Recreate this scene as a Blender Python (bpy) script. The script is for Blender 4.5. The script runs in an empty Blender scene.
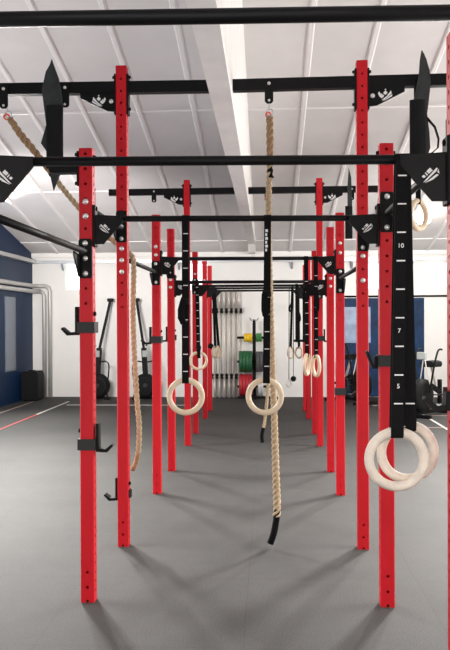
import bpy, bmesh, math, random
from mathutils import Vector, Matrix
random.seed(7)
S = bpy.context.scene
COL = S.collection
V = Vector
PI = math.pi

# ------------------------------------------------------------------ materials
def mat(name, col, rough=0.5, metal=0.0, noise=0.0, nscale=20.0, bump=0.0, spec=0.5, emit=0.0):
    m = bpy.data.materials.new(name); m.use_nodes = True
    nt = m.node_tree; b = nt.nodes['Principled BSDF']
    b.inputs['Base Color'].default_value = (*col, 1)
    b.inputs['Roughness'].default_value = rough
    b.inputs['Metallic'].default_value = metal
    b.inputs['Specular IOR Level'].default_value = spec
    if noise > 0 or bump > 0:
        tc = nt.nodes.new('ShaderNodeTexCoord'); n = nt.nodes.new('ShaderNodeTexNoise')
        n.inputs['Scale'].default_value = nscale; n.inputs['Detail'].default_value = 5
        nt.links.new(tc.outputs['Object'], n.inputs['Vector'])
        if noise > 0:
            r = nt.nodes.new('ShaderNodeValToRGB')
            r.color_ramp.elements[0].position = 0.3; r.color_ramp.elements[1].position = 0.7
            r.color_ramp.elements[0].color = (*[c * (1 - noise) for c in col], 1)
            r.color_ramp.elements[1].color = (*[min(1, c * (1 + noise)) for c in col], 1)
            nt.links.new(n.outputs['Fac'], r.inputs['Fac']); nt.links.new(r.outputs['Color'], b.inputs['Base Color'])
        if bump > 0:
            bp = nt.nodes.new('ShaderNodeBump'); bp.inputs['Strength'].default_value = bump; bp.inputs['Distance'].default_value = 0.01
            nt.links.new(n.outputs['Fac'], bp.inputs['Height']); nt.links.new(bp.outputs['Normal'], b.inputs['Normal'])
    if emit > 0:
        b.inputs['Emission Color'].default_value = (*col, 1); b.inputs['Emission Strength'].default_value = emit
    return m

RED = mat('red powder coat', (0.56, 0.0045, 0.013), 0.5, spec=0.3, noise=0.05, nscale=3)
BLACK = mat('black powder coat', (0.0035, 0.0035, 0.0042), 0.5, spec=0.18)
BLACKM = mat('black matt steel', (0.005, 0.005, 0.0055), 0.6, spec=0.18)
GREYSTEEL = mat('dark grey steel', (0.024, 0.024, 0.025), 0.55, spec=0.3)
RUBBER = mat('black rubber', (0.006, 0.0065, 0.007), 0.7, spec=0.2, noise=0.2, nscale=8)
GREYRUB = mat('charcoal rubber', (0.038, 0.041, 0.042), 0.75, spec=0.2, noise=0.25, nscale=9)
WEB = mat('black webbing', (0.003, 0.003, 0.0036), 0.75, spec=0.15)
WHITE = mat('white print', (0.82, 0.82, 0.82), 0.6)
SILVER = mat('zinc plated bolt', (0.75, 0.74, 0.72), 0.32, metal=0.6)
STEEL = mat('brushed bar steel', (0.62, 0.58, 0.52), 0.4, metal=0.35)
CREAM = mat('pale bar shaft', (0.70, 0.64, 0.55), 0.4, metal=0.15)
BIRCH = mat('birch wood', (0.74, 0.60, 0.42), 0.5, noise=0.10, nscale=14)
PALEWOOD = mat('chalky birch wood', (0.70, 0.62, 0.53), 0.65, noise=0.16, nscale=22)
HEMP = mat('tan climbing rope', (0.47, 0.36, 0.225), 0.9, noise=0.25, nscale=60, bump=0.4)
HEMPD = mat('brown rope', (0.33, 0.21, 0.115), 0.9, noise=0.3, nscale=60, bump=0.4)
ORANGE = mat('red thimble', (0.8, 0.09, 0.04), 0.5)
WALLW = mat('white wall paint', (0.80, 0.785, 0.76), 0.85, noise=0.03, nscale=1.2)
ROOF = mat('roof boards', (0.72, 0.69, 0.685), 0.85, noise=0.05, nscale=1.5)
RIBM = mat('roof rib white', (0.82, 0.79, 0.785), 0.7)
CONC = mat('white concrete', (0.86, 0.84, 0.82), 0.85, noise=0.05, nscale=4)
BLUE = mat('blue wall paint', (0.004, 0.022, 0.072), 0.5, spec=0.2, noise=0.12, nscale=2)
BLUEP = mat('blue panel', (0.005, 0.028, 0.082), 0.6, spec=0.2, noise=0.35, nscale=5)
BLUEL = mat('pale blue panel area', (0.15, 0.22, 0.34), 0.4, noise=0.3, nscale=5)
SHEEN = mat('blue wall sheen', (0.13, 0.17, 0.23), 0.15)  # reflected sheen on the blue wall, put into the colour
DUCT = mat('grey pipe lagging', (0.50, 0.49, 0.475), 0.42, metal=0.3)
GALV = mat('galvanised steel', (0.42, 0.44, 0.47), 0.4, metal=0.5)
YEL = mat('yellow plate', (0.80, 0.52, 0.01), 0.5)
GRN = mat('green plate', (0.012, 0.10, 0.035), 0.55)
GRN2 = mat('bright green plate', (0.04, 0.22, 0.04), 0.55)
GRY = mat('grey plate', (0.09, 0.09, 0.092), 0.6)
REDP = mat('red plate', (0.42, 0.015, 0.025), 0.55)
WPL = mat('white plate', (0.7, 0.7, 0.68), 0.6)
LINE_R = mat('red floor tape', (0.45, 0.05, 0.04), 0.7)
LINE_W = mat('white floor tape', (0.60, 0.58, 0.54), 0.7)
LINE_P = mat('pale floor tape', (0.42, 0.30, 0.27), 0.7)
SCREEN = mat('grey display', (0.35, 0.37, 0.36), 0.3)
WINE = mat('daylight pane', (0.95, 0.98, 1.0), 0.3, emit=2.2)
LAMPE = mat('lit lamp', (1.0, 0.95, 0.85), 0.3, emit=25)
FRAME = mat('white window frame', (0.78, 0.79, 0.8), 0.5)

def floor_mat():
    m = bpy.data.materials.new('grey rubber tiles'); m.use_nodes = True
    nt = m.node_tree; b = nt.nodes['Principled BSDF']; L = nt.links.new
    tc = nt.nodes.new('ShaderNodeTexCoord')
    mp = nt.nodes.new('ShaderNodeMapping'); L(tc.outputs['Object'], mp.inputs['Vector'])
    mp.inputs['Location'].default_value = (0.12, 0.35, 0)
    br = nt.nodes.new('ShaderNodeTexBrick'); br.offset = 0.0
    br.inputs['Scale'].default_value = 1.0; br.inputs['Brick Width'].default_value = 1.0; br.inputs['Row Height'].default_value = 1.0
    br.inputs['Mortar Size'].default_value = 0.003; br.inputs['Mortar Smooth'].default_value = 0.6
    br.inputs['Color1'].default_value = (0.039, 0.038, 0.0363, 1); br.inputs['Color2'].default_value = (0.0435, 0.042, 0.040, 1)
    br.inputs['Mortar'].default_value = (0.029, 0.028, 0.027, 1)
    L(mp.outputs['Vector'], br.inputs['Vector'])
    def nz(scale, lo, hi, det=6, a=.3, z=.7):
        n = nt.nodes.new('ShaderNodeTexNoise'); n.inputs['Scale'].default_value = scale; n.inputs['Detail'].default_value = det
        L(tc.outputs['Object'], n.inputs['Vector'])
        r = nt.nodes.new('ShaderNodeMapRange'); r.inputs['From Min'].default_value = a; r.inputs['From Max'].default_value = z
        r.inputs['To Min'].default_value = lo; r.inputs['To Max'].default_value = hi
        L(n.outputs['Fac'], r.inputs['Value']); return r.outputs['Result']
    a, c, d = nz(1.1, 0.86, 1.14), nz(130, 0.70, 1.30, 3, .4, .6), nz(9, 0.93, 1.07)
    mu = nt.nodes.new('ShaderNodeMath'); mu.operation = 'MULTIPLY'; L(a, mu.inputs[0]); L(c, mu.inputs[1])
    mu2 = nt.nodes.new('ShaderNodeMath'); mu2.operation = 'MULTIPLY'; L(mu.outputs[0], mu2.inputs[0]); L(d, mu2.inputs[1])
    mx = nt.nodes.new('ShaderNodeVectorMath'); mx.operation = 'SCALE'
    L(br.outputs['Color'], mx.inputs[0]); L(mu2.outputs[0], mx.inputs['Scale'])
    L(mx.outputs['Vector'], b.inputs['Base Color'])
    b.inputs['Roughness'].default_value = 0.75; b.inputs['Specular IOR Level'].default_value = 0.3
    return m
FLOOR = floor_mat()

# ------------------------------------------------------------------ mesh builder
ORG = {}
class MB:
    def __init__(s): s.v, s.f, s.m, s.sm = [], [], [], []
    def quad(s, pts, mi=0, smooth=False):
        o = len(s.v); s.v += [V(p) for p in pts]; s.f.append(list(range(o, o + len(pts)))); s.m.append(mi); s.sm.append(smooth)
    def grid(s, rows, mi=0, closed_u=True, smooth=True, caps=True, closed_v=False):
        o = len(s.v); n = len(rows[0])
        for r in rows: s.v += [V(p) for p in r]
        R = len(rows)
        for i in range(R if closed_v else R - 1):
            for j in range(n if closed_u else n - 1):
                i2, j2 = (i + 1) % R, (j + 1) % n
                s.f.append([o + i * n + j, o + i * n + j2, o + i2 * n + j2, o + i2 * n + j]); s.m.append(mi); s.sm.append(smooth)
        if caps and not closed_v and closed_u:
            s.f.append([o + j for j in reversed(range(n))]); s.m.append(mi); s.sm.append(False)
            s.f.append([o + (R - 1) * n + j for j in range(n)]); s.m.append(mi); s.sm.append(False)
    def box(s, lo, hi, mi=0, bev=0.0):
        (x0, y0, z0), (x1, y1, z1) = lo, hi
        if bev <= 0:
            p = [(x0,y0,z0),(x1,y0,z0),(x1,y1,z0),(x0,y1,z0),(x0,y0,z1),(x1,y0,z1),(x1,y1,z1),(x0,y1,z1)]
            o = len(s.v); s.v += [V(q) for q in p]
            for f in ((0,3,2,1),(4,5,6,7),(0,1,5,4),(1,2,6,5),(2,3,7,6),(3,0,4,7)):
                s.f.append([o + i for i in f]); s.m.append(mi); s.sm.append(False)
        else:
            b = bev
            def ring(z, e): return [(x0+e+b,y0+e,z),(x1-e-b,y0+e,z),(x1-e,y0+e+b,z),(x1-e,y1-e-b,z),(x1-e-b,y1-e,z),(x0+e+b,y1-e,z),(x0+e,y1-e-b,z),(x0+e,y0+e+b,z)]
            s.grid([ring(z0, b), ring(z0 + b, 0), ring(z1 - b, 0), ring(z1, b)], mi, smooth=False)
    def obox(s, c, ux, uy, uz, hx, hy, hz, mi=0):
        c, ux, uy, uz = V(c), V(ux).normalized(), V(uy).normalized(), V(uz).normalized()
        o = len(s.v)
        for sz in (-1, 1):
            for sx, sy in ((-1,-1),(1,-1),(1,1),(-1,1)): s.v.append(c + ux*hx*sx + uy*hy*sy + uz*hz*sz)
        for f in ((0,3,2,1),(4,5,6,7),(0,1,5,4),(1,2,6,5),(2,3,7,6),(3,0,4,7)):
            s.f.append([o + i for i in f]); s.m.append(mi); s.sm.append(False)
    def bar(s, a, b, w, d, mi=0, side=(0,1,0)):
        a, b = V(a), V(b); t = (b - a); L = t.length; t.normalize()
        u = t.cross(V(side)).normalized(); w2 = u.cross(t).normalized()
        s.obox((a + b) / 2, u, w2, t, w / 2, d / 2, L / 2, mi)
    def prism(s, poly, y0, y1, mi=0):          # polygon in XZ extruded along Y
        n = len(poly); o = len(s.v)
        s.v += [V((x, y0, z)) for x, z in poly] + [V((x, y1, z)) for x, z in poly]
        s.f.append([o + i for i in range(n)]); s.f.append([o + n + i for i in reversed(range(n))])
        s.m += [mi, mi]; s.sm += [False, False]
        for i in range(n):
            j = (i + 1) % n; s.f.append([o + j, o + i, o + n + i, o + n + j]); s.m.append(mi); s.sm.append(False)
    def prismx(s, poly, x0, x1, mi=0):         # polygon in YZ extruded along X
        k = len(s.v); s.prism(poly, x0, x1, mi)
        for i in range(k, len(s.v)): q = s.v[i]; s.v[i] = V((q.y, q.x, q.z))
    def tube(s, pts, r, n=10, mi=0, closed=False, caps=True):
        P = [V(p) for p in pts]; N = len(P); rows = []
        rr = r if isinstance(r, (list, tuple)) else [r] * N
        up = None
        for i in range(N):
            a = P[(i - 1) % N] if (closed or i > 0) else P[i]; b = P[(i + 1) % N] if (closed or i < N - 1) else P[i]
            t = (b - a).normalized()
            if up is None: up = V((0, 0, 1)) if abs(t.z) < 0.9 else V((1, 0, 0))
            u = (up - t * up.dot(t)).normalized(); up = u; w = t.cross(u)
            rows.append([P[i] + u * rr[i] * math.cos(2*PI*k/n) + w * rr[i] * math.sin(2*PI*k/n) for k in range(n)])
        s.grid(rows, mi, caps=caps, closed_v=closed)
    def cyl(s, a, b, r, n=20, mi=0, r2=None): s.tube([a, b], [r, r if r2 is None else r2], n, mi)
    def lathe(s, prof, c, axis='Z', n=24, mi=0):   # prof: (radius, along)
        rows = []
        for rad, h in prof:
            row = []
            for k in range(n):
                a = 2*PI*k/n; x, y = rad*math.cos(a), rad*math.sin(a)
                p = {'Z': (x, y, h), 'X': (h, x, y), 'Y': (x, h, y)}[axis]; row.append(V(c) + V(p))
            rows.append(row)
        s.grid(rows, mi)
    def torus(s, c, R, r, yaw=0, tilt=0, n=40, m=12, mi=0):   # axis along Y, then tilted / turned
        M = Matrix.Rotation(yaw, 3, 'Z') @ Matrix.Rotation(tilt, 3, 'Y')
        rows = []
        for i in range(n):
            a = 2*PI*i/n; rows.append([V(c) + M @ V(((R + r*math.cos(2*PI*j/m))*math.sin(a), r*math.sin(2*PI*j/m), (R + r*math.cos(2*PI*j/m))*math.cos(a))) for j in range(m)])
        s.grid(rows, mi, closed_v=True)
    def ribbon(s, pts, w, t, mi=0, side=(1,0,0), closed=False, twist=None):
        P = [V(p) for p in pts]; N = len(P); rows = []
        for i in range(N):
            a = P[(i-1) % N] if (closed or i > 0) else P[i]; b = P[(i+1) % N] if (closed or i < N-1) else P[i]
            tg = (b - a).normalized(); sd = V(side)
            if twist: sd = Matrix.Rotation(twist[i], 3, 'Z') @ sd
            sd = (sd - tg * sd.dot(tg)).normalized(); nn = tg.cross(sd)
            ww = w[i] if isinstance(w, (list, tuple)) else w
            rows.append([P[i] + sd*ww/2 + nn*t/2, P[i] - sd*ww/2 + nn*t/2, P[i] - sd*ww/2 - nn*t/2, P[i] + sd*ww/2 - nn*t/2])
        s.grid(rows, mi, smooth=False, closed_v=closed)
    def rope(s, pts, R, pitch=0.16, mi=0, m=6, tape=None, ph=0.0):
        P = resample(pts, 0.014); N = len(P); L = 0; up = None; fr = []
        for i in range(N):
            if i: L += (P[i] - P[i-1]).length
            t = (P[min(i+1, N-1)] - P[max(i-1, 0)]).normalized()
            if up is None: up = V((1, 0, 0)) if abs(t.x) < 0.9 else V((0, 1, 0))
            u = (up - t*up.dot(t)).normalized(); up = u; fr.append((P[i], u, t.cross(u), L))
        for st in range(3):
            rows = []
            for p, u, w, l in fr:
                rad = R(l / L) if callable(R) else R
                a = 2*PI*(l/pitch + st/3) + ph; c = p + (u*math.cos(a) + w*math.sin(a)) * rad * 0.47; q = rad * 0.545
                rows.append([c + (u*math.cos(2*PI*k/m) + w*math.sin(2*PI*k/m)) * q for k in range(m)])
            s.grid(rows, mi)
    def build(s, name, mats, parent=None, org=None):
        if not isinstance(mats, (list, tuple)): mats = [mats]
        o = V(org) if org is not None else (ORG[parent.name] if parent else V((0, 0, 0)))
        me = bpy.data.meshes.new(name); me.from_pydata([tuple(v - o) for v in s.v], [], s.f); me.validate()
        for m in mats: me.materials.append(m)
        if len(me.polygons) == len(s.f):
            me.polygons.foreach_set('material_index', s.m); me.polygons.foreach_set('use_smooth', s.sm)
        bm = bmesh.new(); bm.from_mesh(me); bmesh.ops.recalc_face_normals(bm, faces=bm.faces); bm.to_mesh(me); bm.free()
        ob = bpy.data.objects.new(name, me); COL.objects.link(ob)
        if parent: ob.parent = parent
        else: ob.location = o
        ORG[ob.name] = o; return ob

def resample(pts, step):
    P = [V(p) for p in pts]; N = len(P); out = []
    if N == 2: 
        k = max(2, int((P[1]-P[0]).length/step)); return [P[0].lerp(P[1], i/k) for i in range(k+1)]
    for i in range(N-1):
        p0, p1, p2, p3 = P[max(i-1,0)], P[i], P[i+1], P[min(i+2,N-1)]
        k = max(2, int((p2-p1).length/step))
        for j in range(k):
            t = j/k
            out.append(0.5*((2*p1) + (p2-p0)*t + (2*p0-5*p1+4*p2-p3)*t*t + (3*p1-p0-3*p2+p3)*t**3))
    out.append(P[-1]); return out

def thing(name, label, cat, loc, group=None):
    o = bpy.data.objects.new(name, None); COL.objects.link(o); o.location = loc; o.empty_display_size = 0.1
    o['label'] = label; o['category'] = cat
    if group: o['group'] = group
    ORG[o.name] = V(loc); return o
def tag(o, label, cat, group=None):
    o['label'] = label; o['category'] = cat
    if group: o['group'] = group
    return o
def struct(o): o['kind'] = 'structure'; return o

# ------------------------------------------------------------------ room
YW = 15.87            # far wall
XLW, XRW, YB = -4.85, 4.6, -4.0
def roofz(y): return 2.955 + 0.204 * (YW - y)
b = MB(); b.box((XLW - .1, YB, -0.1), (XRW + .1, YW + .1, 0)); struct(b.build('floor', FLOOR))
# far wall with three small high windows
wins = [(-4.165, -3.835, 2.20, 2.755), (1.95, 2.36, 2.165, 2.73), (3.165, 3.60, 2.215, 2.725), (-1.62, -1.20, 2.17, 2.75)]
wins.sort()
b = MB(); x = XLW - .1
for x0, x1, z0, z1 in wins:
    b.box((x, YW, 0), (x0, YW + .12, 3.4)); b.box((x0, YW, 0), (x1, YW + .12, z0)); b.box((x0, YW, z1), (x1, YW + .12, 3.4)); x = x1
b.box((x, YW, 0), (XRW + .1, YW + .12, 3.4)); struct(b.build('wall_far', WALLW))
for i, (x0, x1, z0, z1) in enumerate(wins):
    f = MB(); t = .025
    f.box((x0, YW + .05, z0), (x0 + t, YW + .1, z1)); f.box((x1 - t, YW + .05, z0), (x1, YW + .1, z1))
    f.box((x0 + t, YW + .05, z0), (x1 - t, YW + .1, z0 + t)); f.box((x0 + t, YW + .05, z1 - t), (x1 - t, YW + .1, z1))
    w = struct(f.build('window_%d' % (i + 1), FRAME))
    p = MB(); p.box((x0 + t, YW + .07, z0 + t), (x1 - t, YW + .085, z1 - t)); p.build('pane', WINE, w)
b = MB(); b.prismx([(YB, 0), (YW, 0), (YW, 3.4), (YB, roofz(YB) + .1)], XLW - .1, XLW); struct(b.build('wall_left', BLUE))
b = MB(); b.prismx([(YB, 0), (YW, 0), (YW, 3.4), (YB, roofz(YB) + .1)], XRW, XRW + .1); struct(b.build('wall_right', WALLW))
b = MB(); b.box((XLW, YB - .1, 0), (XRW, YB, roofz(YB) + .1)); struct(b.build('wall_back', WALLW))
# sloping roof with ribs down the slope and panel joints across
b = MB(); b.prismx([(YB, roofz(YB)), (YW, roofz(YW)), (YW, roofz(YW) + .1), (YB, roofz(YB) + .1)], XLW - .1, XRW + .1); struct(b.build('ceiling', ROOF))
for x in (-4.3, -3.65, -2.98, -2.3, -1.6, -0.91, 0.46, 1.13, 1.88, 2.55, 3.2, 3.9):
    b = MB(); b.prism([(x - .035, -.012), (x - .02, -.03), (x + .02, -.03), (x + .035, -.012), (x + .035, .01), (x - .035, .01)], YB, YW)
    for v in b.v: v.z += roofz(v.y)
    struct(b.build('ceiling_rib', RIBM))
for y in (7.05, 9.76, 12.45, 15.1):
    b = MB(); b.box((XLW, y - .018, roofz(y) - .012), (XRW, y + .018, roofz(y) + .02)); struct(b.build('ceiling_joint', RIBM))
# concrete tie beam down the middle
b = MB(); b.prismx([(YB, 3.03), (YW, 3.03), (YW, 3.1), (YB, roofz(YB) + .02)], -.372, -.232)
b.box((-.372, 15.35, 2.9), (-.232, YW, 3.1)); b.prismx([(15.0, 3.04), (15.35, 2.9), (15.35, 3.04)], -.372, -.232)
struct(b.build('ceiling_beam', CONC))
b = MB(); b.box((XLW, YW - .07, 2.87), (XRW, YW, 2.96)); struct(b.build('trim_1', WALLW))

# floor markings
def tape(x0, y0, x1, y1, m, label, g='floor tape lines'):
    b = MB(); b.box((x0, y0, 0), (x1, y1, .003)); struct(b.build('floor_line', m))
b = MB(); b.box((-3.875, 7, 0), (-3.835, 12.8, .003), 0); b.box((-3.875, 12.8, 0), (-3.835, 14.9, .003), 1); struct(b.build('floor_line', [LINE_R, LINE_W]))
tape(-4.56, 7, -4.53, 14.9, LINE_P, '')
tape(-3.73, 14.25, -1.5, 14.33, LINE_W, ''); tape(1.9, 12.75, 4.5, 12.79, LINE_P, ''); tape(1.9, 11.33, 4.5, 11.37, LINE_P, '')
tape(2.52, 8, 2.56, 14.8, LINE_W, ''); tape(1.9, 14.25, 4.5, 14.3, LINE_W, '')

# ------------------------------------------------------------------ rig
XL, XR, A = -0.9972, 0.644, 0.0375
def Dk(k): return 4.249 + (k // 2) * 2.7058 + (k % 2) * 1.0639
HS, HT = 2.505, 3.305
rig = thing('pull_up_rig', 'long red steel pull-up rig of tall uprights and black crossbars standing on grey floor', 'rig', (-.177, 7.5, 0))

def holed_face(b, O, U, z0, z1, hw, holes, inward, r=.0085, rim=.041):
    """flat strip from z0 to z1, half width hw along U, with round holes"""
    O, U, I = V(O), V(U), V(inward)
    P = lambda u, z: O + U * u + V((0, 0, z))
    z = z0
    for h in sorted(holes):
        a, c = h - rim, h + rim
        a, c = max(a, z, z0), min(c, z1)
        if a < z - 1e-6 or h - r < a or h + r > c: continue
        if a > z + 1e-5: b.quad([P(-hw, z), P(hw, z), P(hw, a), P(-hw, a)])
        out = [(hw, h), (hw, c), (0, c), (-hw, c), (-hw, h), (-hw, a), (0, a), (hw, a)]
        inn = [(r*math.cos(PI/4*k), h + r*math.sin(PI/4*k)) for k in range(8)]
        for k in range(8):
            j = (k + 1) % 8
            b.quad([P(*out[k]), P(*out[j]), P(*inn[j]), P(*inn[k])])
            b.quad([P(*inn[k]), P(*inn[j]), P(*inn[j]) + I*.006, P(*inn[k]) + I*.006])
        z = c
    if z < z1 - 1e-5: b.quad([P(-hw, z), P(hw, z), P(hw, z1), P(-hw, z1)])

def upright(x, y, h, bolts=()):
    b = MB(); c = .005; hw = A - c
    front = [.084, .168] + [1.65 + .0823*i for i in range(40) if 1.65 + .0823*i < h - .03]
    side = [.06 + .05*i for i in range(80) if .06 + .05*i < h - .03]
    holed_face(b, (x, y - A, 0), (1, 0, 0), 0, h, hw, front, (0, 1, 0))
    b.quad([(x - hw, y + A, 0), (x + hw, y + A, 0), (x + hw, y + A, h), (x - hw, y + A, h)])
    for s in (-1, 1):
        holed_face(b, (x + s*A, y, 0), (0, 1, 0), 0, h, hw, side, (-s, 0, 0), r=.0085, rim=.025)
        for q in (-1, 1):
            b.quad([(x + s*A, y + q*hw, 0), (x + s*hw, y + q*A, 0), (x + s*hw, y + q*A, h), (x + s*A, y + q*hw, h)])
    for z in (0.0, h):
        b.quad([(x-A,y-hw,z),(x-hw,y-A,z),(x+hw,y-A,z),(x+A,y-hw,z),(x+A,y+hw,z),(x+hw,y+A,z),(x-hw,y+A,z),(x-A,y+hw,z)])
    u = b.build('upright', RED, rig)
    n = MB(); n.cyl((x, y - A - .0008, 0.009), (x, y - A + .002, .009), .008, 10); n.build('foot_notch', BLACKM, u)
    for z in bolts: bolt(u, x, y - A, z)
    return u
def bolt(par, x, y, z, r=.0145, m=None):
    b = MB(); b.lathe([(r*1.15, 0), (r*1.15, -.003), (r*.95, -.004), (r*.8, -.011), (r*.3, -.013)], (x, y, z), 'Y', 10)
    b.build('bolt', m or SILVER, par)
def sbolt(par, x, y, z, s):
    b = MB(); b.lathe([(.014, 0), (.014, s*.004), (.010, s*.005), (.010, s*.014), (.004, s*.015)], (x, y, z), 'X', 8); b.build('bolt', BLACKM, par)

TALL = (1, 4)
BL = {(0,-1): (2.21, 2.13), (1,-1): (2.05, 1.97, 1.89), (2,-1): (2.22, 2.145), (3,-1): (2.05, 1.98, 1.90),
      (1,1): (1.985, 1.82), (2,1): (2.235, 2.15), (3,1): (1.98, 1.90), (5,-1): (2.2,), (6,-1): (2.2,)}
posts = {}
for k in range(-2, 8):
    for s in (-1, 1):
        x = XL if s < 0 else XR
        h = HT if k in TALL else HS
        posts[k, s] = upright(x, Dk(k), h, BL.get((k, s), ()))
for s in (-1, 1):
    x = XL if s < 0 else XR
    for q in (-1, 1):
        sbolt(posts[0, s], x + q*A, Dk(0), 2.46, q)

# white marks on the gussets, in metres about their centre, as seen on the right-hand plates
def marks(polys, c, u): return [[((x - c[0])*u, (c[1] - z)*u) for x, z in p] for p in polys]
CROWN = marks([[(122, 190), (140, 160), (160, 205), (208, 240), (172, 264), (138, 230)], [(160, 186), (214, 226), (204, 236), (160, 200)],
               [(230, 148), (262, 184), (228, 216), (196, 186)], [(231, 124), (244, 136), (231, 146), (218, 136)],
               [(310, 152), (322, 196), (212, 284), (172, 292), (250, 232)], [(330, 206), (328, 236), (250, 280), (178, 312), (202, 294)]], (228, 220), .000457)
BLADE = marks([[(162, 290), (187, 268), (216, 290), (190, 312)], [(200, 246), (212, 238), (242, 272), (230, 282)], [(220, 226), (265, 180), (300, 214), (252, 258)],
               [(180, 366), (345, 182), (362, 188), (346, 226), (212, 352)], [(200, 374), (348, 260), (376, 272), (300, 332)], [(371, 196), (384, 256), (356, 236)]], (270, 280), .0002636)
def emblem(par, x, y, z, flip, polys, k=1.0):
    b = MB()
    for p in polys: b.prism([(x + flip*px*k, z + pz*k) for px, pz in p], y - .0012, y)
    b.build('emblem', WHITE, par)

def crossbar(k, z, zr=None, r=.0165, big=True, emb=True):
    """pull-up bar across the two rows with a mounting plate and a triangular gusset at each end"""
    y = Dk(k); zr = zr or z
    xl, xr = XL + A, XR - A
    b = MB(); b.cyl((xl + .012, y, z), (xr - .012, y, zr), r, 16); bar = b.build('pull_up_bar', BLACK, rig)
    for s, x, zz in ((1, xl, z), (-1, xr, zr)):
        p = MB(); p.box((min(x, x + s*.014), y - A, zz - .155), (max(x, x + s*.014), y + A, zz + .075), bev=.004)
        p.build('mounting_plate', BLACKM, bar)
        g = MB(); x0 = x + s*.014; L = .15
        g.prism([(x0, zz + .02), (x0 + s*L, zz + .012), (x0 + s*L, zz - .022), (x0 + s*.045, zz - .142), (x0, zz - .142)], y - .022, y - .012)
        g.build('gusset', BLACK, bar)
        if emb: emblem(bar, x0 + s*.052, y - .0225, zz - .058, -s, BLADE)
        for dz in (.055, -.13):
            q = MB(); q.lathe([(.011, 0), (.011, s*.006), (.004, s*.008)], (x0, y + .0, zz + dz), 'X', 8); q.build('bolt', BLACKM, bar)
    return bar
BARZ = {-2: (2.176, 2.160), -1: (2.101, 2.087), 0: (2.119, 2.107), 2: (2.112, 2.105), 3: (1.955, 1.95), 5: (2.035, 2.035), 6: (2.07, 2.07), 7: (2.072, 2.07)}
for k, (z, zr) in BARZ.items(): crossbar(k, z, zr, r=.0165 if k > -2 else .0155, emb=k < 5)
def zbar(k, x):
    z, zr = BARZ[k]; return z + (zr - z) * (x - XL) / (XR - XL)

def rope_beam(k, x0, x1, z0, z1, post):
    y = Dk(k); b = MB(); h = .039
    b.prism([(x0, z0 - h), (x1, z1 - h), (x1, z1 + h), (x0, z0 + h)], y - .03, y + .03)
    bm = b.build('rope_beam', BLACK, rig)
    px = XL if post < 0 else XR; s = post
    zz = z0 + (z1 - z0) * (px - x0) / (x1 - x0)
    for q in (-1, 1):
        p = MB(); x = px + q*A; p.box((min(x, x + q*.012), y - A, zz - .19), (max(x, x + q*.012), y + A - .004, zz + .09), bev=.003)
        p.build('mounting_plate', BLACKM, bm)
        for dz in (.07, -.15): sbolt(bm, x + q*.012, y - .01, zz + dz, q)
    g = MB(); x = px + s*(A + .012)
    g.prism([(x, zz - h + .004), (x + s*.235, zz - h + .004), (x + s*.235, zz - h - .035), (x + s*.05, zz - h - .125), (x, zz - h - .13)], y - .03, y - .02)
    g.build('gusset', BLACK, bm)
    emblem(bm, x + s*.105, y - .0305, zz - h - .058, s, CROWN)
    bolt(bm, x + s*.02, y - .03, zz - h - .06, r=.014)
    return bm, zz
rope_beam(1, -2.35, -.374, 3.168, 3.158, -1); rope_beam(1, -.230, 2.05, 3.159, 3.173, 1)
rope_beam(4, -1.976, -.374, 3.163, 3.166, -1); rope_beam(4, -.230, 1.62, 3.166, 3.166, 1)

def hanger(k, x, z, drop=.135):
    y = Dk(k); b = MB(); w = .029
    b.prism([(x - w, z + .03), (x + w, z + .03), (x + w, z - drop + .015), (x + w*.5, z - drop), (x - w*.5, z - drop), (x - w, z - drop + .015)], y - .042, y - .031)
    h = b.build('rope_hanger', BLACKM, rig)
    bolt(h, x, y - .042, z, r=.010); bolt(h, x, y - .042, z - drop + .02, r=.008)
    return h
hanger(1, -1.815, 3.16); hanger(1, -1.386, 3.16); hanger(1, .016, 3.16); hanger(4, -1.405, 3.165); hanger(4, .0, 3.165); hanger(4, 1.04, 3.165)

def side_bar(s, k0, k1, z, zplate, cap=(1, 1, 1)):
    """bar that joins two uprights of one row, with a bolted end plate on the far upright"""
    x = XL if s < 0 else XR
    y0, y1 = Dk(k0) + A, Dk(k1) - A
    b = MB(); b.cyl((x, y0 + .01, z), (x, y1 - .012, z), .0165, 16); bar = b.build('side_bar', BLACK, rig)
    for y, q in ((y1, -1), (y0, 1)):
        p = MB(); p.prism([(x - .032, zplate - .108), (x + .032, zplate - .108), (x + .037, zplate - .095), (x + .037, zplate + .095), (x + .030, zplate + .108), (x - .030, zplate + .108), (x - .037, zplate + .095), (x - .037, zplate - .095)], min(y, y + q*.012), max(y, y + q*.012))
        p.build('mounting_plate', BLACKM, bar)
    for dz, on in zip((.083, 0, -.083), cap):
        if on: bolt(bar, x, y1 - .012, zplate + dz, r=.013)
    g = MB(); q = -1 if s < 0 else 1
    g.prismx([(y1 - .012, z - .02), (y1 - .012, zplate - .10), (y1 - .04, zplate - .10), (y1 - .15, z - .03), (y1 - .15, z - .01)], x + q*.026, x + q*.034)
    g.build('gusset', BLACK, bar)
    return bar
side_bar(-1, -1, 0, 1.935, 1.897, (1, 1, 1)); side_bar(1, -1, 0, 2.128, 2.133, (1, 0, 1))
side_bar(-1, 0, 1, 2.185, 2.20, (0, 1, 1)); side_bar(1, 0, 1, 2.14, 2.125, (0, 0, 1))
side_bar(-1, 1, 2, 1.99, 1.982, (1, 0, 1)); side_bar(1, 1, 2, 1.925, 1.90, (1, 0, 1))
side_bar(-1, 2, 3, 2.10, 2.10, (0, 0, 0)); side_bar(1, 3, 4, 1.95, 1.93, (1, 0, 1)); side_bar(-1, 4, 5, 2.05, 2.03, (1, 0, 1)); side_bar(1, 4, 5, 2.0, 2.0, (1, 0, 1))
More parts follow.
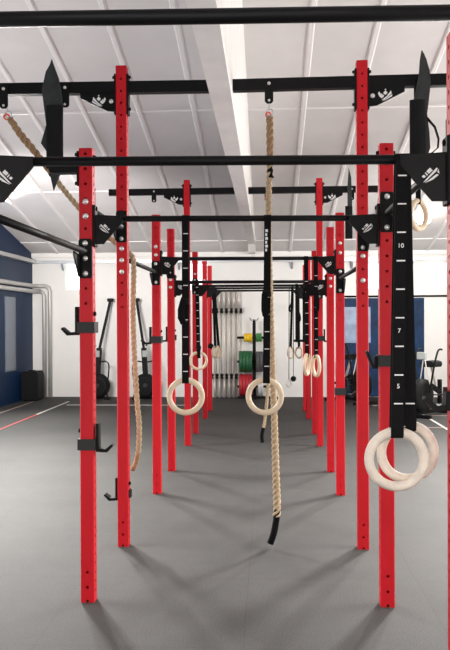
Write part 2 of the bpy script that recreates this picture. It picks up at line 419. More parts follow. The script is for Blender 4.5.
# short stub at the outer side of the near left short upright
b = MB(); y = Dk(0); b.box((XL - A - .165, y - .0375, 2.372), (XL - A - .012, y + .0375, 2.432), bev=.003); st = b.build('storage_stub', BLACK, rig)
b = MB(); b.box((XL - A - .012, y - A, 2.30), (XL - A, y + A, 2.49), bev=.003); b.build('mounting_plate', BLACKM, st)
sbolt(st, XL - A - .012, y - .01, 2.475, -1); sbolt(st, XL - A - .012, y - .01, 2.315, -1)

# ------------------------------------------------------------------ J-cups
def jcup(k, s, z, d, label, band=True, tip=.03, reach=.045, top=.145, pin=True):
    x = XL if s < 0 else XR; y = Dk(k)
    t = thing('j_cup', label, 'bar hook', (x, y, z), 'bar hooks on the rig uprights')
    e = A + .0015
    if band:
        b = MB(); o = e + .010
        for lo, hi in (((x-o, y-o, z), (x+o, y-e, z+.061)), ((x-o, y+e, z), (x+o, y+o, z+.061)), ((x-o, y-e, z), (x-e, y+e, z+.061)), ((x+e, y-e, z), (x+o, y+e, z+.061))): b.box(lo, hi)
        b.build('sleeve', GREYSTEEL, t)
    else:
        b = MB(); o = e + .010
        b.box((x - d*e - (.012 if d > 0 else 0), y - .02, z + .005), (x - d*e + (0 if d > 0 else .012), y + e, z + .06))
        b.box((x - o, y + e, z), (x + o, y + o, z + .061)); b.build('sleeve', GREYSTEEL, t)
    x0 = x + d*(e + (.010 if band else 0)); x1 = x0 + d*.016
    b = MB(); b.box((min(x0, x1), y - .03, z - .012), (max(x0, x1), y + .03, z + top), bev=.003); b.build('back_plate', BLACKM, t)
    b = MB(); b.prism([(x1, z - .012), (x1, z + .006), (x1 + d*(reach - .008), z + .004), (x1 + d*(reach + .026), z + tip + .002), (x1 + d*(reach + .034), z + tip - .008), (x1 + d*reach, z - .014)], y - .03, y + .03)
    b.build('hook', BLACKM, t)
    if pin:
        b = MB(); xp = x - d*e; b.lathe([(.012, 0), (.012, -d*.010), (.008, -d*.012)], (xp, y - .012, z + .105), 'X', 10); b.build('pin', BLACKM, t)
jcup(0, -1, 1.487, -1, 'upper black bar hook on the nearest full left upright, lip pointing outward')
jcup(0, -1, .842, 1, 'lower black bar hook on the nearest full left upright, lip pointing inward')
jcup(1, -1, .328, -1, 'black bar hook low on the tall left upright beside the hanging rope end', band=False)
jcup(2, -1, 1.355, -1, 'black bar hook at mid height on the left upright third from the front')
jcup(3, -1, 1.350, -1, 'black bar hook at mid height on the bright left upright fourth from the front', band=False)
jcup(0, 1, 1.301, -1, 'black bar hook on the near right upright just above the big pale rings', tip=.085, reach=.012, top=.055)
jcup(2, 1, .891, 1, 'low black bar hook on the right upright third from the front')
jcup(4, 1, 1.299, 1, 'black bar hook on the second tall right upright beside the paired rings')
jcup(-1, 1, 1.262, -1, 'black bar hook on the upright at the right edge of the photo', band=False, reach=.035, top=.05)

# ------------------------------------------------------------------ gymnastic rings
def text_mesh(par, txt, x, y, z, size):
    cu = bpy.data.curves.new('numeral', 'FONT'); cu.body = txt; cu.size = size; cu.align_x = 'CENTER'; cu.align_y = 'CENTER'; cu.extrude = .0004
    o = bpy.data.objects.new('tmp_numeral', cu); COL.objects.link(o)
    dg = bpy.context.evaluated_depsgraph_get(); me = bpy.data.meshes.new_from_object(o.evaluated_get(dg))
    bpy.data.objects.remove(o, do_unlink=True)
    me.transform(Matrix.Translation(V((x, y, z)) - ORG[par.name]) @ Matrix.Rotation(PI/2, 4, 'X'))
    me.materials.clear(); me.materials.append(WHITE)
    n = bpy.data.objects.new('numeral', me); COL.objects.link(n); n.parent = par; ORG[n.name] = ORG[par.name]
def ring_set(label, group, k, xb, xr, zr, yaw=0.0, yoff=0.0, R=.0905, r=.0155, phi=0.0, m=None, w=.038, first=None, step=.0945, nums=(), slack=0, zb=None, logo=False, yb=None):
    """wooden ring on a webbing strap looped over a pull-up bar; xb strap at bar, (xr, zr) ring centre"""
    yB = Dk(k) if yb is None else yb; zB = zbar(k, xb) if zb is None else zb
    t = thing('gymnastic_ring', label, 'gymnastic ring', (xr, yB + yoff, zr - R - r), group)
    c = V((xr, yB + yoff, zr))
    b = MB(); b.torus(c, R, r, yaw=yaw); b.build('ring', m or BIRCH, t)
    # strap loop: under the ring tube at angle phi, up to the bar, over it and back
    tp = c + Matrix.Rotation(yaw, 3, 'Z') @ V((R*math.sin(phi), 0, R*math.cos(phi)))
    q = r + .002; rb = .0185 if zb is None else .03
    pts = []
    for a in (-150, -120, -90, -60, -30): pts.append((tp.x, tp.y + q*math.cos(math.radians(a)), tp.z + q*math.sin(math.radians(a))))
    nb = 10
    lo1, hi1 = V((tp.x, tp.y + q, tp.z + .02)), V((xb, yB + rb, zB))
    for i in range(nb + 1): pts.append(lo1.lerp(hi1, i/nb))
    for a in (45, 90, 135): pts.append((xb, yB + rb*math.cos(math.radians(a)), zB + rb*math.sin(math.radians(a))))
    hi2, lo2 = V((xb, yB - rb, zB)), V((tp.x, tp.y - q, tp.z + .02))
    for i in range(nb + 1): pts.append(hi2.lerp(lo2, i/nb))
    b = MB(); b.ribbon(pts, w, .003, closed=True)
    def front(z):
        u = (hi2.z - z) / (hi2.z - lo2.z); return hi2.lerp(lo2, u)
    z = (first if first is not None else zB - .06)
    while z > lo2.z + .01:
        p = front(z); b.box((p.x - w*.30, p.y - .0026, z - .0022), (p.x + w*.38, p.y - .001, z + .0022), 1); z -= step
    if logo:
        for i in range(6):
            p = front(zB - .07 - .021*i); b.box((p.x - w*.32, p.y - .0026, p.z - .0075), (p.x - w*(.05 if i % 2 else -.05), p.y - .001, p.z + .0075), 1)
    st = b.build('strap', [WEB, WHITE], t)
    for s_, z in nums:
        p = front(z); text_mesh(t, s_, p.x, p.y - .0028, z, .021)
    if slack:
        x, z = abs(slack[0]), slack[1]; sg = -1 if slack[0] < 0 else 1; p = front(z)
        b = MB(); b.ribbon([(p.x + sg*.004, p.y - .006, z + .075), (p.x + sg*.012, p.y - .016, z + .05), (p.x + sg*x, p.y - .02, z + .01), (p.x + sg*x, p.y - .02, z - .03), (p.x + sg*.008, p.y - .014, z - .06), (p.x + sg*.004, p.y - .006, z - .055)], w*.9, .012)
        b.build('strap_slack', WEB, t)
        b = MB(); b.box((p.x - w*.6, p.y - .016, z + .04), (p.x + w*.6, p.y - .003, z + .075), bev=.003); b.build('buckle', BLACKM, t)
    return t
G1 = 'gymnastic rings'
ring_set('large pale ring in front of the chalky pair at right, its strap showing numbers', G1, -1, .449, .427, 1.088, yoff=-.024, R=.0905, r=.0165, phi=.0, m=PALEWOOD, w=.042, first=2.031, nums=(('10', 1.797), ('7', 1.515), ('5', 1.332)))
ring_set('large pale ring tucked behind its twin in the chalky pair at right', G1, -1, .455, .473, 1.103, yoff=.030, R=.0905, r=.0165, phi=.05, m=PALEWOOD, w=.044, yaw=.12, first=1.27)
ring_set('single birch ring hanging beside the central rope on a marked strap', G1, 0, .003, -.016, 1.136, R=.090, r=.0155, phi=.1, first=1.68, logo=True, slack=(-.014, 1.64))
ring_set('birch ring hanging in front of the left uprights at knee-high mirror of the central ring'.replace(' at knee-high mirror of the central ring', ' on a marked strap'), G1, 0, -.448, -.452, 1.135, R=.090, r=.0155, yaw=.08, first=2.03, slack=(-.022, 1.60))
ring_set('smaller-looking birch ring behind the left upright with a dark buckle on top', G1, 3, -.727, -.715, 1.14, R=.086, r=.0145, yaw=.3, zb=None, first=1.9, step=.08, slack=(.006, 1.23))
ring_set('left ring of the slanted pair before the right uprights', G1, 2, .345, .350, 1.159, R=.089, r=.0155, yaw=1.3, first=1.9, slack=(.01, 1.8))
ring_set('right ring of the slanted pair before the right uprights', G1, 2, .430, .432, 1.148, R=.089, r=.0155, yaw=-1.3, first=1.95, slack=(.012, 1.7))
ring_set('far birch ring hanging in front of the upright bars, left of its twin', G1, 6, -.86, -.835, 1.055, R=.088, r=.0145, yaw=1.1, first=0)
ring_set('far birch ring hanging in front of the upright bars, right of its twin', G1, 6, -.845, -.78, 1.06, R=.088, r=.0145, yaw=1.1, first=0)
ring_set('left of two rings on long straps against the far white wall', G1, 6, .395, .366, 1.045, R=.085, r=.0145, yaw=.95, first=0, slack=(-.04, 1.75))
ring_set('right of two rings on long straps against the far white wall', G1, 6, .485, .496, 1.045, R=.085, r=.0145, yaw=-.95, first=0, slack=(.02, 1.6))
ring_set('small birch ring hung high from the tall beam near the right edge', G1, 1, 1.012, 1.022, 2.262, R=.095, r=.019, yaw=.82, first=0, zb=3.172, w=.026)

# ------------------------------------------------------------------ wide bands draped on the high beam
def wide_band(label, pts, panel, y, loop=None):
    zs = [p[1] for p in pts]
    t = thing('rubber_band', label, 'band', (sum(p[0] for p in pts)/len(pts), y, min(zs)), 'wide bands on the high beams')
    b = MB(); b.prism(pts, y - .004, y + .012); b.build('inner_fold', GREYRUB, t)
    x0, x1, z0, z1 = panel; b = MB()
    c, w = (x0 + x1)/2, (x1 - x0)/2
    n = 8; top = [(c + w*math.cos(PI*i/n), y - .02 + 0, 0) for i in range(n + 1)]
    rows = []
    for z in (z0, z0 + (z1 - z0)*.3, z0 + (z1 - z0)*.6, z1):
        rows.append([(c + w*math.sin(-PI/2 + PI*i/n), y - .006 - .022*math.cos(-PI/2 + PI*i/n), z) for i in range(n + 1)] + [(x1, y - .004, z), (x0, y - .004, z)])
    b.grid(rows, smooth=False); b.build('outer_fold', RUBBER, t)
    if loop:
        b = MB(); b.ribbon(loop, .03, .008, side=(0, 1, 0)); b.build('tail_strap', WEB, t)
yk = Dk(1) - .062
wide_band('wide black band draped over the high beam beside the left rope', [(-1.470, 3.35), (-1.460, 3.32), (-1.444, 3.275), (-1.422, 3.215), (-1.402, 3.11), (-1.395, 3.03), (-1.398, 2.72), (-1.41, 2.58), (-1.462, 2.45), (-1.495, 2.60), (-1.51, 2.72), (-1.548, 2.775), (-1.51, 2.90), (-1.540, 3.14), (-1.525, 3.205), (-1.511, 3.265), (-1.484, 3.31)], (-1.51, -1.392, 2.60, 3.03), yk)
wide_band('wide black band draped over the high beam near the right edge', [(1.036, 3.355), (1.05, 3.33), (1.067, 3.29), (1.087, 3.215), (1.095, 3.14), (1.083, 3.03), (1.07, 2.93), (1.085, 2.8), (1.09, 2.70), (1.07, 2.64), (.98, 2.62), (.985, 2.9), (.988, 3.02), (1.0, 3.10), (1.018, 3.2), (1.024, 3.29)], (.953, 1.058, 2.62, 3.02), yk,
          [(1.07, yk, 2.90), (1.12, yk, 2.84), (1.145, yk, 2.76), (1.14, yk, 2.70), (1.10, yk, 2.665), (1.08, yk, 2.66)])
yk4 = Dk(4) - .062
wide_band('thin dark band and strap hanging from the farther high beam at right', [(1.0, 3.42), (1.03, 3.30), (1.04, 3.0), (1.02, 2.62), (.985, 2.6), (.985, 3.2)], (.955, 1.045, 2.55, 2.95), yk4,
          [(1.10, yk4, 3.12), (1.11, yk4, 2.9), (1.085, yk4, 2.7), (1.10, yk4, 2.5), (1.09, yk4, 2.3), (1.11, yk4, 2.15)])
b = MB()
for i in range(16): b.torus((1.125 + .012*math.sin(i*1.7), yk4 - .02, 3.09 - .045*i), .018, .005, yaw=(i % 2)*PI/2, n=14, m=6)
tag(b.build('chain', GALV, org=(1.125, yk4, 2.4)), 'short grey steel chain hanging from the farther high beam at right', 'chain')

# ------------------------------------------------------------------ climbing ropes
def rope_thing(label, upper, lower, y0, Rf, tape_pts, hang=None, knot=None, tip_mat=None):
    t = thing('climbing_rope', label, 'rope', (lower[-1][0], y0, min(p[2] for p in lower)), 'climbing ropes')
    if upper:
        b = MB(); b.rope(upper, lambda u: .0275*(1 - .25*abs(u - .4)), pitch=.15); b.build('spliced_eye_end', HEMPD, t)
    b = MB(); b.rope(lower, Rf, pitch=.115); b.build('rope', HEMP, t)
    b = MB(); n = len(tape_pts); b.tube(resample(tape_pts, .02), .0225 if tip_mat is None else .018, 10); b.build('taped_end', tip_mat or WEB, t)
    if knot:
        b = MB(); P = resample(knot, .01); b.tube(P, [.020 + .004*math.sin(i*1.3) for i in range(len(P))], 9); b.build('tape_whipping', WEB, t)
    if hang:
        x, z = hang
        b = MB(); b.torus((x + .006, y0, z + .03), .022, .0035, n=20, m=6); b.cyl((x, y0, z + .05), (x, y0, z + .095), .003, 8); b.build('shackle', GALV, t)
        b = MB(); b.torus((x - .004, y0, z + .012), .018, .006, yaw=.4, n=16, m=6); b.build('thimble', ORANGE, t)
    return t
y1 = Dk(1); yr = y1 - .037
rope_thing('thick tan climbing rope hanging straight down the middle, black taped end above the floor',
           [(.020, yr, 2.935), (.022, yr, 2.80), (.020, yr, 2.62)],
           [(.018, yr, 2.62), (.010, yr, 2.30), (.012, yr, 2.03), (.026, yr, 1.5), (.040, yr, 1.012), (.052, yr, .55), (.060, yr, .30), (.056, yr, .22)],
           yr, lambda u: .022 + .006*max(0, (u - .55)/.45), [(.060, yr, .27), (.055, yr, .20), (.036, yr, .10), (.012, yr, .035)],
           hang=(.016, 2.935), knot=[(.022, yr, 2.63), (.020, yr, 2.57), (.026, yr, 2.52)])
xh = XL + A
rope_thing('tan climbing rope pulled sideways to the tall left upright and draped over a bar',
           [(-1.772, yr, 2.955), (-1.70, yr + .01, 2.845), (-1.61, yr + .02, 2.735), (-1.50, yr + .04, 2.59)],
           [(-1.51, yr + .04, 2.60), (-1.40, yr + .07, 2.45), (-1.23, yr + .14, 2.245), (-1.09, yr + .20, 2.12), (-1.00, yr + .215, 2.045), (-.965, yr + .20, 2.02), (-.945, yr + .18, 1.93), (-.948, yr + .16, 1.56), (-.925, yr + .15, 1.05), (-.905, yr + .14, .80), (-.912, yr + .13, .62)],
           yr, .021, [(-.912, yr + .13, .63), (-.928, yr + .13, .555), (-.955, yr + .13, .505)],
           hang=(-1.79, 2.955), knot=[(-1.50, yr + .045, 2.585), (-1.46, yr + .05, 2.53)], tip_mat=HEMPD)
y4 = Dk(4) - .037
rope_thing('second tan climbing rope half hidden behind the central ring strap, with black curled end', None,
           [(.0, y4, 3.07), (.008, y4, 2.0), (.006, y4, 1.2), (.000, y4, .70), (-.035, y4, .34), (-.058, y4, .22)],
           y4, .021, [(-.055, y4, .23), (-.075, y4, .13), (-.066, y4, .045)], hang=(.0, 3.05))

# ball grips on thin cords
def ball_grip(label, x, k, z, r=.045, ring=False):
    y = Dk(k); t = thing('ball_grip', label, 'ball grip', (x, y, z - r), 'black ball grips hung from the rig')
    b = MB(); b.lathe([(.001, -r)] + [(r*math.cos(a), r*math.sin(a)) for a in [-PI/2 + PI*i/12 for i in range(1, 12)]] + [(.001, r)], (x, y, z), 'Z', 18); b.build('ball', RUBBER, t)
    b = MB(); b.cyl((x, y, z + r - .002), (x + .005, y, zbar(k, x) - .012), .005, 8); b.torus((x + .005, y, zbar(k, x)), .0225, .005, yaw=PI/2, n=16, m=6); b.build('cord', BLACKM, t)
ball_grip('black ball grip hanging low on a thin cord against the far white wall', .407, 6, .63)
ball_grip('black ball grip beside the far left uprights near the upright bars', -.905, 6, 1.154)
t = thing('handle_strap', 'thin black cord with a small oval metal handle hanging by the far wall', 'strap', (.33, Dk(6), .50))
b = MB(); y = Dk(6); b.cyl((.335, y, .62), (.345, y, zbar(6, .34)), .006, 8); b.torus((.345, y, zbar(6, .34)), .0225, .005, yaw=PI/2, n=16, m=6); b.build('cord', BLACKM, t)
b = MB(); b.torus((.333, y, .555), .055, .008, yaw=.9, n=24, m=8); b.build('handle', CREAM, t)
t = thing('trapeze_bar', 'short black horizontal bar on straps above the far rings', 'bar', (.44, Dk(5), 1.27))
b = MB(); y = Dk(5); b.cyl((.36, y, 1.275), (.56, y, 1.275), .017, 12); b.build('bar', BLACKM, t)
for x in (.40, .50):
    b = MB(); b.ribbon([(x, y - .018, 1.275), (x, y - .0185, 2.035), (x, y, 2.0565), (x, y + .0185, 2.035), (x, y + .018, 1.275), (x, y, 1.255)], .035, .004, closed=True); b.build('strap', WEB, t)

# ------------------------------------------------------------------ far wall: bars, plates
def holder(z, nm):
    b = MB(); b.box((-1.13, YW - .03, z - .035), (-.53, YW - .003, z + .035))
    for i in range(7):
        x = -1.125 + .0985*i
        b.box((x - .022, YW - .15, z - .05), (x + .022, YW - .03, z + .05))
    return b
rk = thing('barbell_rack', 'two black wall strips with pegs holding the upright bars', 'rack', (-.83, YW, .43))
holder(1.757, '').build('upper_holder', BLACKM, rk); holder(.43, '').build('lower_holder', BLACKM, rk)
names = ['leftmost', 'second from left', 'third from left', 'third from right', 'second from right', 'rightmost']
for i in range(6):
    x = -1.076 + .0985*i; y = YW - .105
    t = thing('barbell', 'upright steel barbell in the wall rack, %s of the six' % names[i], 'barbell', (x, y, 0), 'barbells stored upright in the wall rack')
    b = MB(); b.cyl((x, y, .42), (x, y, 1.77), .017, 12); b.build('shaft', CREAM, t)
    for z0, z1, m in ((0.0, .42, 0), (1.77, 2.19, 1)):
        b = MB(); b.cyl((x, y, z0), (x, y, z1), .0245, 14)
        zc = z1 if m == 0 else z0; b.cyl((x, y, zc - .012), (x, y, zc + .012), .036, 14); b.build('sleeve', STEEL, t)

xt, yt = -.268, YW - .27
t = thing('plate_tree', 'black upright weight plate stand with side pegs before the far wall', 'plate stand', (xt, yt, 0))
b = MB(); b.box((xt - .033, yt - .03, .04), (xt + .033, yt + .03, 1.52), bev=.006)
b.prism([(xt - .033, 1.52), (xt + .033, 1.52), (xt + .02, 1.57), (xt - .02, 1.57)], yt - .02, yt + .02); b.build('post', BLACKM, t)
b = MB(); b.box((xt - .33, yt - .05, 0), (xt + .33, yt + .05, .04)); b.box((xt - .05, yt - .24, 0), (xt + .05, yt + .24, .04)); b.build('base', BLACKM, t)
for z in (1.215, .735, .235):
    for s in (-1, 1):
        b = MB(); b.cyl((xt + s*.033, yt, z), (xt + s*.34, yt, z), .0245, 14); b.build('peg', BLACKM, t)
for z in (1.60, 1.62):
    b = MB(); b.tube(resample([(xt - .09, yt, z), (xt - .05, yt, z - .05), (xt, yt, z - .04), (xt + .05, yt, z - .05), (xt + .09, yt, z)], .01), .004, 6); b.build('hook_wire', BLACKM, t)
def plate(x, z, R, w, m, label, group):
    b = MB(); s = .025; w2 = w/2
    prof = [(.026, -w2), (R*.35, -w2), (R*.4, -w2 + w*.18), (R*.82, -w2 + w*.18), (R*.86, -w2), (R - .006, -w2), (R, -w2 + .006), (R, w2 - .006), (R - .006, w2), (R*.86, w2), (R*.82, w2 - w*.18), (R*.4, w2 - w*.18), (R*.35, w2), (.026, w2)]
    rows = []
    o = MB(); n = 32
    for rad, h in prof: rows.append([(x + h, yt + rad*math.cos(2*PI*k/n), z + rad*math.sin(2*PI*k/n)) for k in range(n)])
    o.grid(rows, closed_v=True)
    return tag(o.build('weight_plate', m, org=(x, yt, z - R)), label, 'weight plate', group)
def row(n, x0, x1, z, R, m, f, g):
    w = (x1 - x0)/n
    for i in range(n): plate(x0 + w*(i + .5), z, R, w*.96, m, f(i), g)
o3 = ['outermost', 'middle', 'innermost']; o4 = ['outermost', 'second from the outside', 'second from the post', 'innermost']; i3 = ['innermost', 'middle', 'outermost']
row(3, -.47, -.305, 1.215, .085, YEL, lambda i: 'small yellow plate on the stand’s top left peg, %s of three'.replace('’', "'") % o3[i], 'yellow plates on the top left peg')
row(2, -.232, -.115, 1.215, .085, GRN2, lambda i: "small green plate on the stand's top right peg, %s" % ['inner', 'outer'][i], 'green plates on the top right peg')
row(4, -.567, -.305, .735, .215, GRN, lambda i: "large green plate on the stand's middle left peg, %s of four" % o4[i], 'large green plates')
row(3, -.232, -.03, .735, .205, GRY, lambda i: "large grey plate on the stand's middle right peg, %s of three" % i3[i], 'large grey plates')
row(4, -.567, -.305, .265, .218, REDP, lambda i: "large red plate on the stand's bottom left peg, %s of four" % o4[i], 'large red plates')
row(2, -.20, -.09, .245, .195, WPL, lambda i: "pale plate on the stand's bottom right peg, %s" % ['inner', 'outer'][i], 'pale plates')

# blue panels at the right of the far wall
for x0, x1, lab in ((1.47, 2.27, 'blue panel with a pale upper area on the far wall, behind right uprights'), (2.30, 3.14, 'plain blue panel on the far wall behind the black exercise bike')):
    b = MB(); b.box((x0, YW - .06, .02), (x1, YW, 2.0), bev=.01); p = tag(b.build('wall_panel', BLUEP, org=((x0 + x1)/2, YW, .02)), lab, 'wall panel', 'blue panels at the right')
    if x0 < 2: q = MB(); q.box((x0 + .06, YW - .064, 1.1), (x1 - .2, YW - .0602, 1.82)); q.build('pale_area', BLUEL, p)  # paler blue rectangle on the upper part of the panel
b = MB(); b.cyl((1.4, YW - .05, 2.035), (XRW, YW - .05, 2.035), .018, 8); tag(b.build('wall_conduit', BLACKM, org=(3, YW, 2.035)), 'thin dark conduit running across the far wall above the blue panels', 'conduit')
# pale sheen of the glossy blue left wall, put in as a thin lighter box
b = MB(); b.box((XLW, 14.15, .62), (XLW + .02, 14.72, 2.02)); struct(b.build('window_5', SHEEN))

# grey pipes: along the left wall, round the corner, then down to the floor
def pipe(x, z, xd, yo, label):
    y = YW - yo
    P = [(x, 6, z), (x, y - .16, z), (x + .03, y - .05, z), (x + .12, y, z)]
    P = [V(p) for p in P]
    P += [V((xd - .10, y, z)), V((xd - .03, y, z - .03)), V((xd, y, z - .10)), V((xd, y, 0))]
    b = MB(); b.tube(P, .042, 14)
    return tag(b.build('heating_pipe', DUCT, org=(xd, y, 0)), label, 'pipe', 'grey pipes in the left corner')
pipe(XLW + .06, 2.285, -4.47, .06, 'upper outer grey pipe bending down the far wall in the left corner')
pipe(XLW + .06, 2.175, -4.59, .06, 'lower inner grey pipe bending down behind the black loudspeaker')
# cable tray under the roof edge
t = thing('cable_tray', 'narrow galvanised cable tray running round the walls just under the roof', 'cable tray', (-1, YW - .1, 2.74))
b = MB(); b.box((XLW + .12, YW - .15, 2.745), (XRW - .02, YW - .05, 2.765)); b.box((XLW + .12, YW - .15, 2.765), (XRW - .02, YW - .145, 2.80)); b.build('tray', GALV, t)
b = MB(); b.box((XLW + .003, 6, 2.745), (XLW + .12, YW - .02, 2.765)); b.box((XLW + .115, 6, 2.765), (XLW + .12, YW - .15, 2.815)); b.build('side_tray', DUCT, t)
for x in (-4.2, -3.0, -1.8, .5, 1.7, 2.9):
    b = MB(); b.prismx([(YW - .003, 2.744), (YW - .003, 2.60), (YW - .02, 2.60), (YW - .15, 2.73), (YW - .15, 2.744)], x - .02, x + .02); b.build('bracket', GALV, t)
# loudspeaker in the corner
x0, x1, y0, y1_ = -4.80, -4.47, 14.95, 15.35
t = thing('loudspeaker', 'black portable loudspeaker standing on the floor in the left corner', 'speaker', ((x0 + x1)/2, y0, 0))
b = MB(); b.prism([(x0 + .02, .02), (x1 - .02, .02), (x1, .05), (x1, .52), (x1 - .03, .58), (x0 + .03, .58), (x0, .52), (x0, .05)], y0, y1_); b.build('cabinet', RUBBER, t)
b = MB(); b.box((x0 + .03, y0 - .012, .07), (x1 - .03, y0, .53), bev=.004); b.build('grille', BLACKM, t)
b = MB(); b.box((x0 + .1, y0 + .12, .58), (x1 - .1, y0 + .2, .60), bev=.004); b.build('handle', BLACKM, t)
for s in (x0 + .05, x1 - .05):
    b = MB(); b.box((s - .02, y0 + .04, 0), (s + .02, y1_ - .04, .02)); b.build('foot', BLACKM, t)

# rowing machines stored upright against the far wall
def rower(x, d, label):
    """flywheel at the bottom, rail leaning up towards +d"""
    y = YW - .42
    t = thing('rowing_machine', label, 'rowing machine', (x, y, 0), 'rowing machines stood on end')
    b = MB(); n = 28
    b.lathe([(.03, -.075), (.12, -.085), (.22, -.07), (.245, -.04), (.245, .04), (.22, .07), (.12, .085), (.03, .085)], (x, y, .265), 'Y', n); b.build('flywheel_housing', RUBBER, t)
    b = MB(); b.lathe([(.02, -.012), (.05, -.012), (.055, 0)], (x, y - .085, .265), 'Y', 16)
    for r in (.12, .165, .205): b.torus((x, y - .079 + (.012 if r > .18 else 0), .265), r, .004, n=28, m=5)
    b.build('grille', GREYSTEEL, t)
    b = MB(); b.bar((x - d*.0, y, .5), (x + d*.03, y, 1.02), .10, .08); b.build('front_frame', BLACKM, t)
    b = MB(); b.bar((x + d*.03, y + .02, 1.0), (x + d*.21, y + .24, 1.97), .048, .05); b.build('monorail', BLACKM, t)
    b = MB(); b.box((x + d*.21 - .06, y + .2, 1.95), (x + d*.21 + .06, y + .28, 2.02), bev=.01); b.build('rail_end', BLACKM, t)
    b = MB(); b.box((x - .05, y - .085, .84), (x + .05, y - .05, .97), bev=.006); b.build('monitor', SCREEN, t)
    b = MB(); b.tube(resample([(x - d*.02, y - .06, 1.06), (x - d*.05, y - .09, 1.09)], .02), .012, 8); b.build('seat', BLACKM, t)
    for s in (-1, 1):
        b = MB(); P = resample([(x + s*.05, y - .06, .74), (x + s*.16, y - .07, .755), (x + s*.235, y - .08, .70), (x + s*.235, y - .10, .5), (x + s*.20, y - .10, .2), (x + s*.22, y - .13, .02)], .03)
        b.tube(P, .014, 8); b.box((x + s*.20 - .05, y - .17, 0), (x + s*.20 + .07, y - .08, .045), bev=.008); b.build('leg', BLACKM, t)
    b = MB(); b.box((x - .12, y + .02, 0), (x + .12, y + .09, .05)); b.build('foot', BLACKM, t)
rower(-3.40, 1, 'black rowing machine stood on end, its rail leaning right, behind nearest left uprights')
rower(-2.44, -1, 'black rowing machine stood on end with grey monitor, its rail leaning left')

# exercise bikes at the right
def bike(x, y, label, sc=1.0, yaw=0.0):
    t = thing('exercise_bike', label, 'exercise bike', (x, y, 0), 'black exercise bikes')
    L = []
    def put(b, nm, m):
        M = Matrix.Rotation(yaw, 3, 'Z')
        for i, v in enumerate(b.v): b.v[i] = V((x, y, 0)) + M @ (v * sc)
        L.append(b.build(nm, m, t))
    b = MB(); b.lathe([(.03, -.07), (.20, -.09), (.27, -.08), (.295, -.05), (.295, .05), (.27, .08), (.20, .09), (.03, .07)], (0, 0, .37), 'X', 30); put(b, 'fan_cage', RUBBER)
    b = MB()
    for r in (.10, .16, .22): b.torus((0, 0, 0), r, .006, yaw=PI/2, n=28, m=5)
    for v in b.v: v.z += .37; v.x -= .088
    put(b, 'cage_ring', GREYSTEEL)
    b = MB(); b.bar((0, .1, .62), (.0, .62, .40), .07, .07, side=(1,0,0)); b.bar((0, -.15, .08), (0, .85, .08), .06, .06, side=(1,0,0)); b.bar((0, .62, .08), (0, .62, .62), .06, .06); b.bar((0, 0, .1), (0, .02, .40), .12, .05); put(b, 'frame', BLACKM)
    b = MB(); b.bar((0, .50, .5), (0, .33, .87), .035, .035); put(b, 'seat_post', STEEL)
    b = MB(); b.prism([(-.11, .86), (.11, .86), (.13, .90), (.12, .95), (.06, .97), (-.06, .97), (-.12, .95), (-.13, .90)], .18, .48); put(b, 'seat', RUBBER)
    for yy in (-.15, .85):
        b = MB(); b.box((-.27, yy - .03, 0), (.27, yy + .03, .06), bev=.008); put(b, 'foot', BLACKM)
    for s in (-1, 1):
        b = MB(); b.tube(resample([(s*.12, .05, .42), (s*.16, .08, .70), (s*.20, .12, 1.0), (s*.20, .22, 1.16), (s*.20, .34, 1.17)], .04), .017, 8); put(b, 'handlebar', BLACKM)
        b = MB(); b.tube(resample([(s*.11, .1, .55), (s*.06, .09, .75), (s*.02, .08, .98)], .05), .011, 8); put(b, 'stay', STEEL)
        b = MB(); b.box((s*.15 - .05, .26 + s*.12, .36), (s*.15 + .05, .34 + s*.12, .385), bev=.004); b.cyl((s*.05, .30, .37), (s*.15, .30 + s*.12, .37), .012, 8); put(b, 'pedal', GREYSTEEL)
    b = MB(); b.box((-.09, -.02, 1.0), (.09, .03, 1.13), bev=.01); put(b, 'monitor', SCREEN)
bike(2.46, 12.6, 'black air bike with a round fan cage beside the right uprights', .92, -.72)
bike(1.72, 14.55, 'dark air bike half hidden between the red uprights at right', .95, .5)

# small round lamp under the roof at the right
yl = 13.6; xl_, zl = 2.69, 3.32
t = thing('ceiling_lamp', 'round lit lamp under the roof, seen through the small high ring', 'lamp', (xl_, yl, roofz(yl)))
b = MB(); b.cyl((xl_, yl, roofz(yl) + .01), (xl_, yl, roofz(yl) - .05), .10, 20); b.build('lamp_base', FRAME, t)
b = MB(); b.lathe([(.10, 0), (.13, -.05), (.13, -.10), (.09, -.15), (.02, -.165)], (xl_, yl, roofz(yl) - .05), 'Z', 20); b.build('lamp_globe', LAMPE, t)

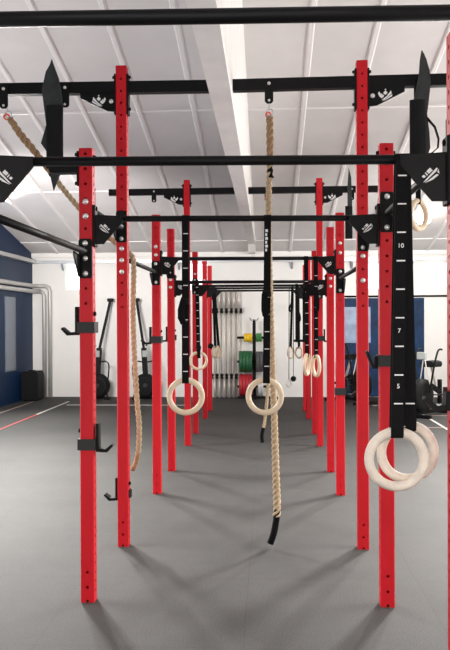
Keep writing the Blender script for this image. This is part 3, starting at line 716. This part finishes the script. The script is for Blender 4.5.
# ------------------------------------------------------------------ lights
def area(name, loc, size, power, col=(1, .97, .93), rot=(0, 0, 0), sy=None):
    l = bpy.data.lights.new(name, 'AREA'); l.energy = power; l.color = col; l.shape = 'RECTANGLE'; l.size = size; l.size_y = sy or size
    o = bpy.data.objects.new(name, l); COL.objects.link(o); o.location = loc; o.rotation_euler = rot; return o
for x, y, p in ((-3.3, 9.0, 300), (2.85, 9.0, 300), (-3.2, 5.0, 130), (2.9, 5.0, 130), (-4.4, 13.2, 210), (3.6, 13.2, 170)):
    area('strip_light', (x, y, 3.0), .12, p, rot=(math.radians(-62 if y > 10 else -35 if y > 6 else 0), 0, 0), sy=1.2).data.spread = math.radians(140)
for x, y, p in ((-1.6, -.6, 110), (1.3, -.6, 70), (-.2, -2.6, 110)):
    area('strip_light', (x, y, 2.6), .25, p, sy=1.6)
for x in (-3.9, 3.6):
    area('roof_fill', (x, 5.5, 2.4), 1.2, 70, rot=(PI, 0, 0), sy=7)  # unseen fill lights added to brighten the roof
for x in (-3.3, 2.8):
    area('far_wall_fill', (x, 8.9, 2.5), 1.2, 72, rot=(math.radians(88), 0, 0), sy=.3).data.spread = math.radians(80)  # unseen fill lights added to lift the far wall
area('side_fill', (XLW + .03, 5.0, .95), 1.5, 135, col=(.97, .98, 1.0), rot=(0, -math.radians(90), 0), sy=9)  # unseen fill added at the left for roof and beam underside
area('side_fill', (XRW - .03, 5.0, .95), 1.5, 135, col=(.97, .98, 1.0), rot=(0, math.radians(90), 0), sy=9)  # matching unseen fill added at the right
area('back_fill', (-.2, YB + .05, 1.35), 4.5, 80, col=(.97, .98, 1.0), rot=(PI/2, 0, 0), sy=2.3)  # unseen fill added behind the camera for the front faces

w = bpy.data.worlds.new('world'); S.world = w; w.use_nodes = True
w.node_tree.nodes['Background'].inputs[0].default_value = (.9, .95, 1, 1); w.node_tree.nodes['Background'].inputs[1].default_value = .4

# ------------------------------------------------------------------ camera
f, yaw, pit, rol = 780.6, .0544, -.0051, .0041
R0 = V((math.cos(yaw), math.sin(yaw), 0)); D0 = V((-math.sin(yaw), math.cos(yaw), 0)); Z = V((0, 0, 1))
F0 = D0*math.cos(pit) + Z*math.sin(pit); U0 = -D0*math.sin(pit) + Z*math.cos(pit)
R1 = R0*math.cos(rol) - U0*math.sin(rol); U1 = R0*math.sin(rol) + U0*math.cos(rol)
cam = bpy.data.cameras.new('camera'); cam.sensor_width = 36; cam.lens = f/650*36; cam.clip_start = .05
co = bpy.data.objects.new('camera', cam); COL.objects.link(co)
M = Matrix((R1, U1, -F0)).transposed().to_4x4(); M.translation = V((0, -.0375, 1.55)); co.matrix_world = M
S.camera = co
S.view_settings.view_transform = 'Standard'; S.view_settings.look = 'None'; S.view_settings.gamma = 1
S.view_settings.use_curve_mapping = False; S.view_settings.exposure = 0.0
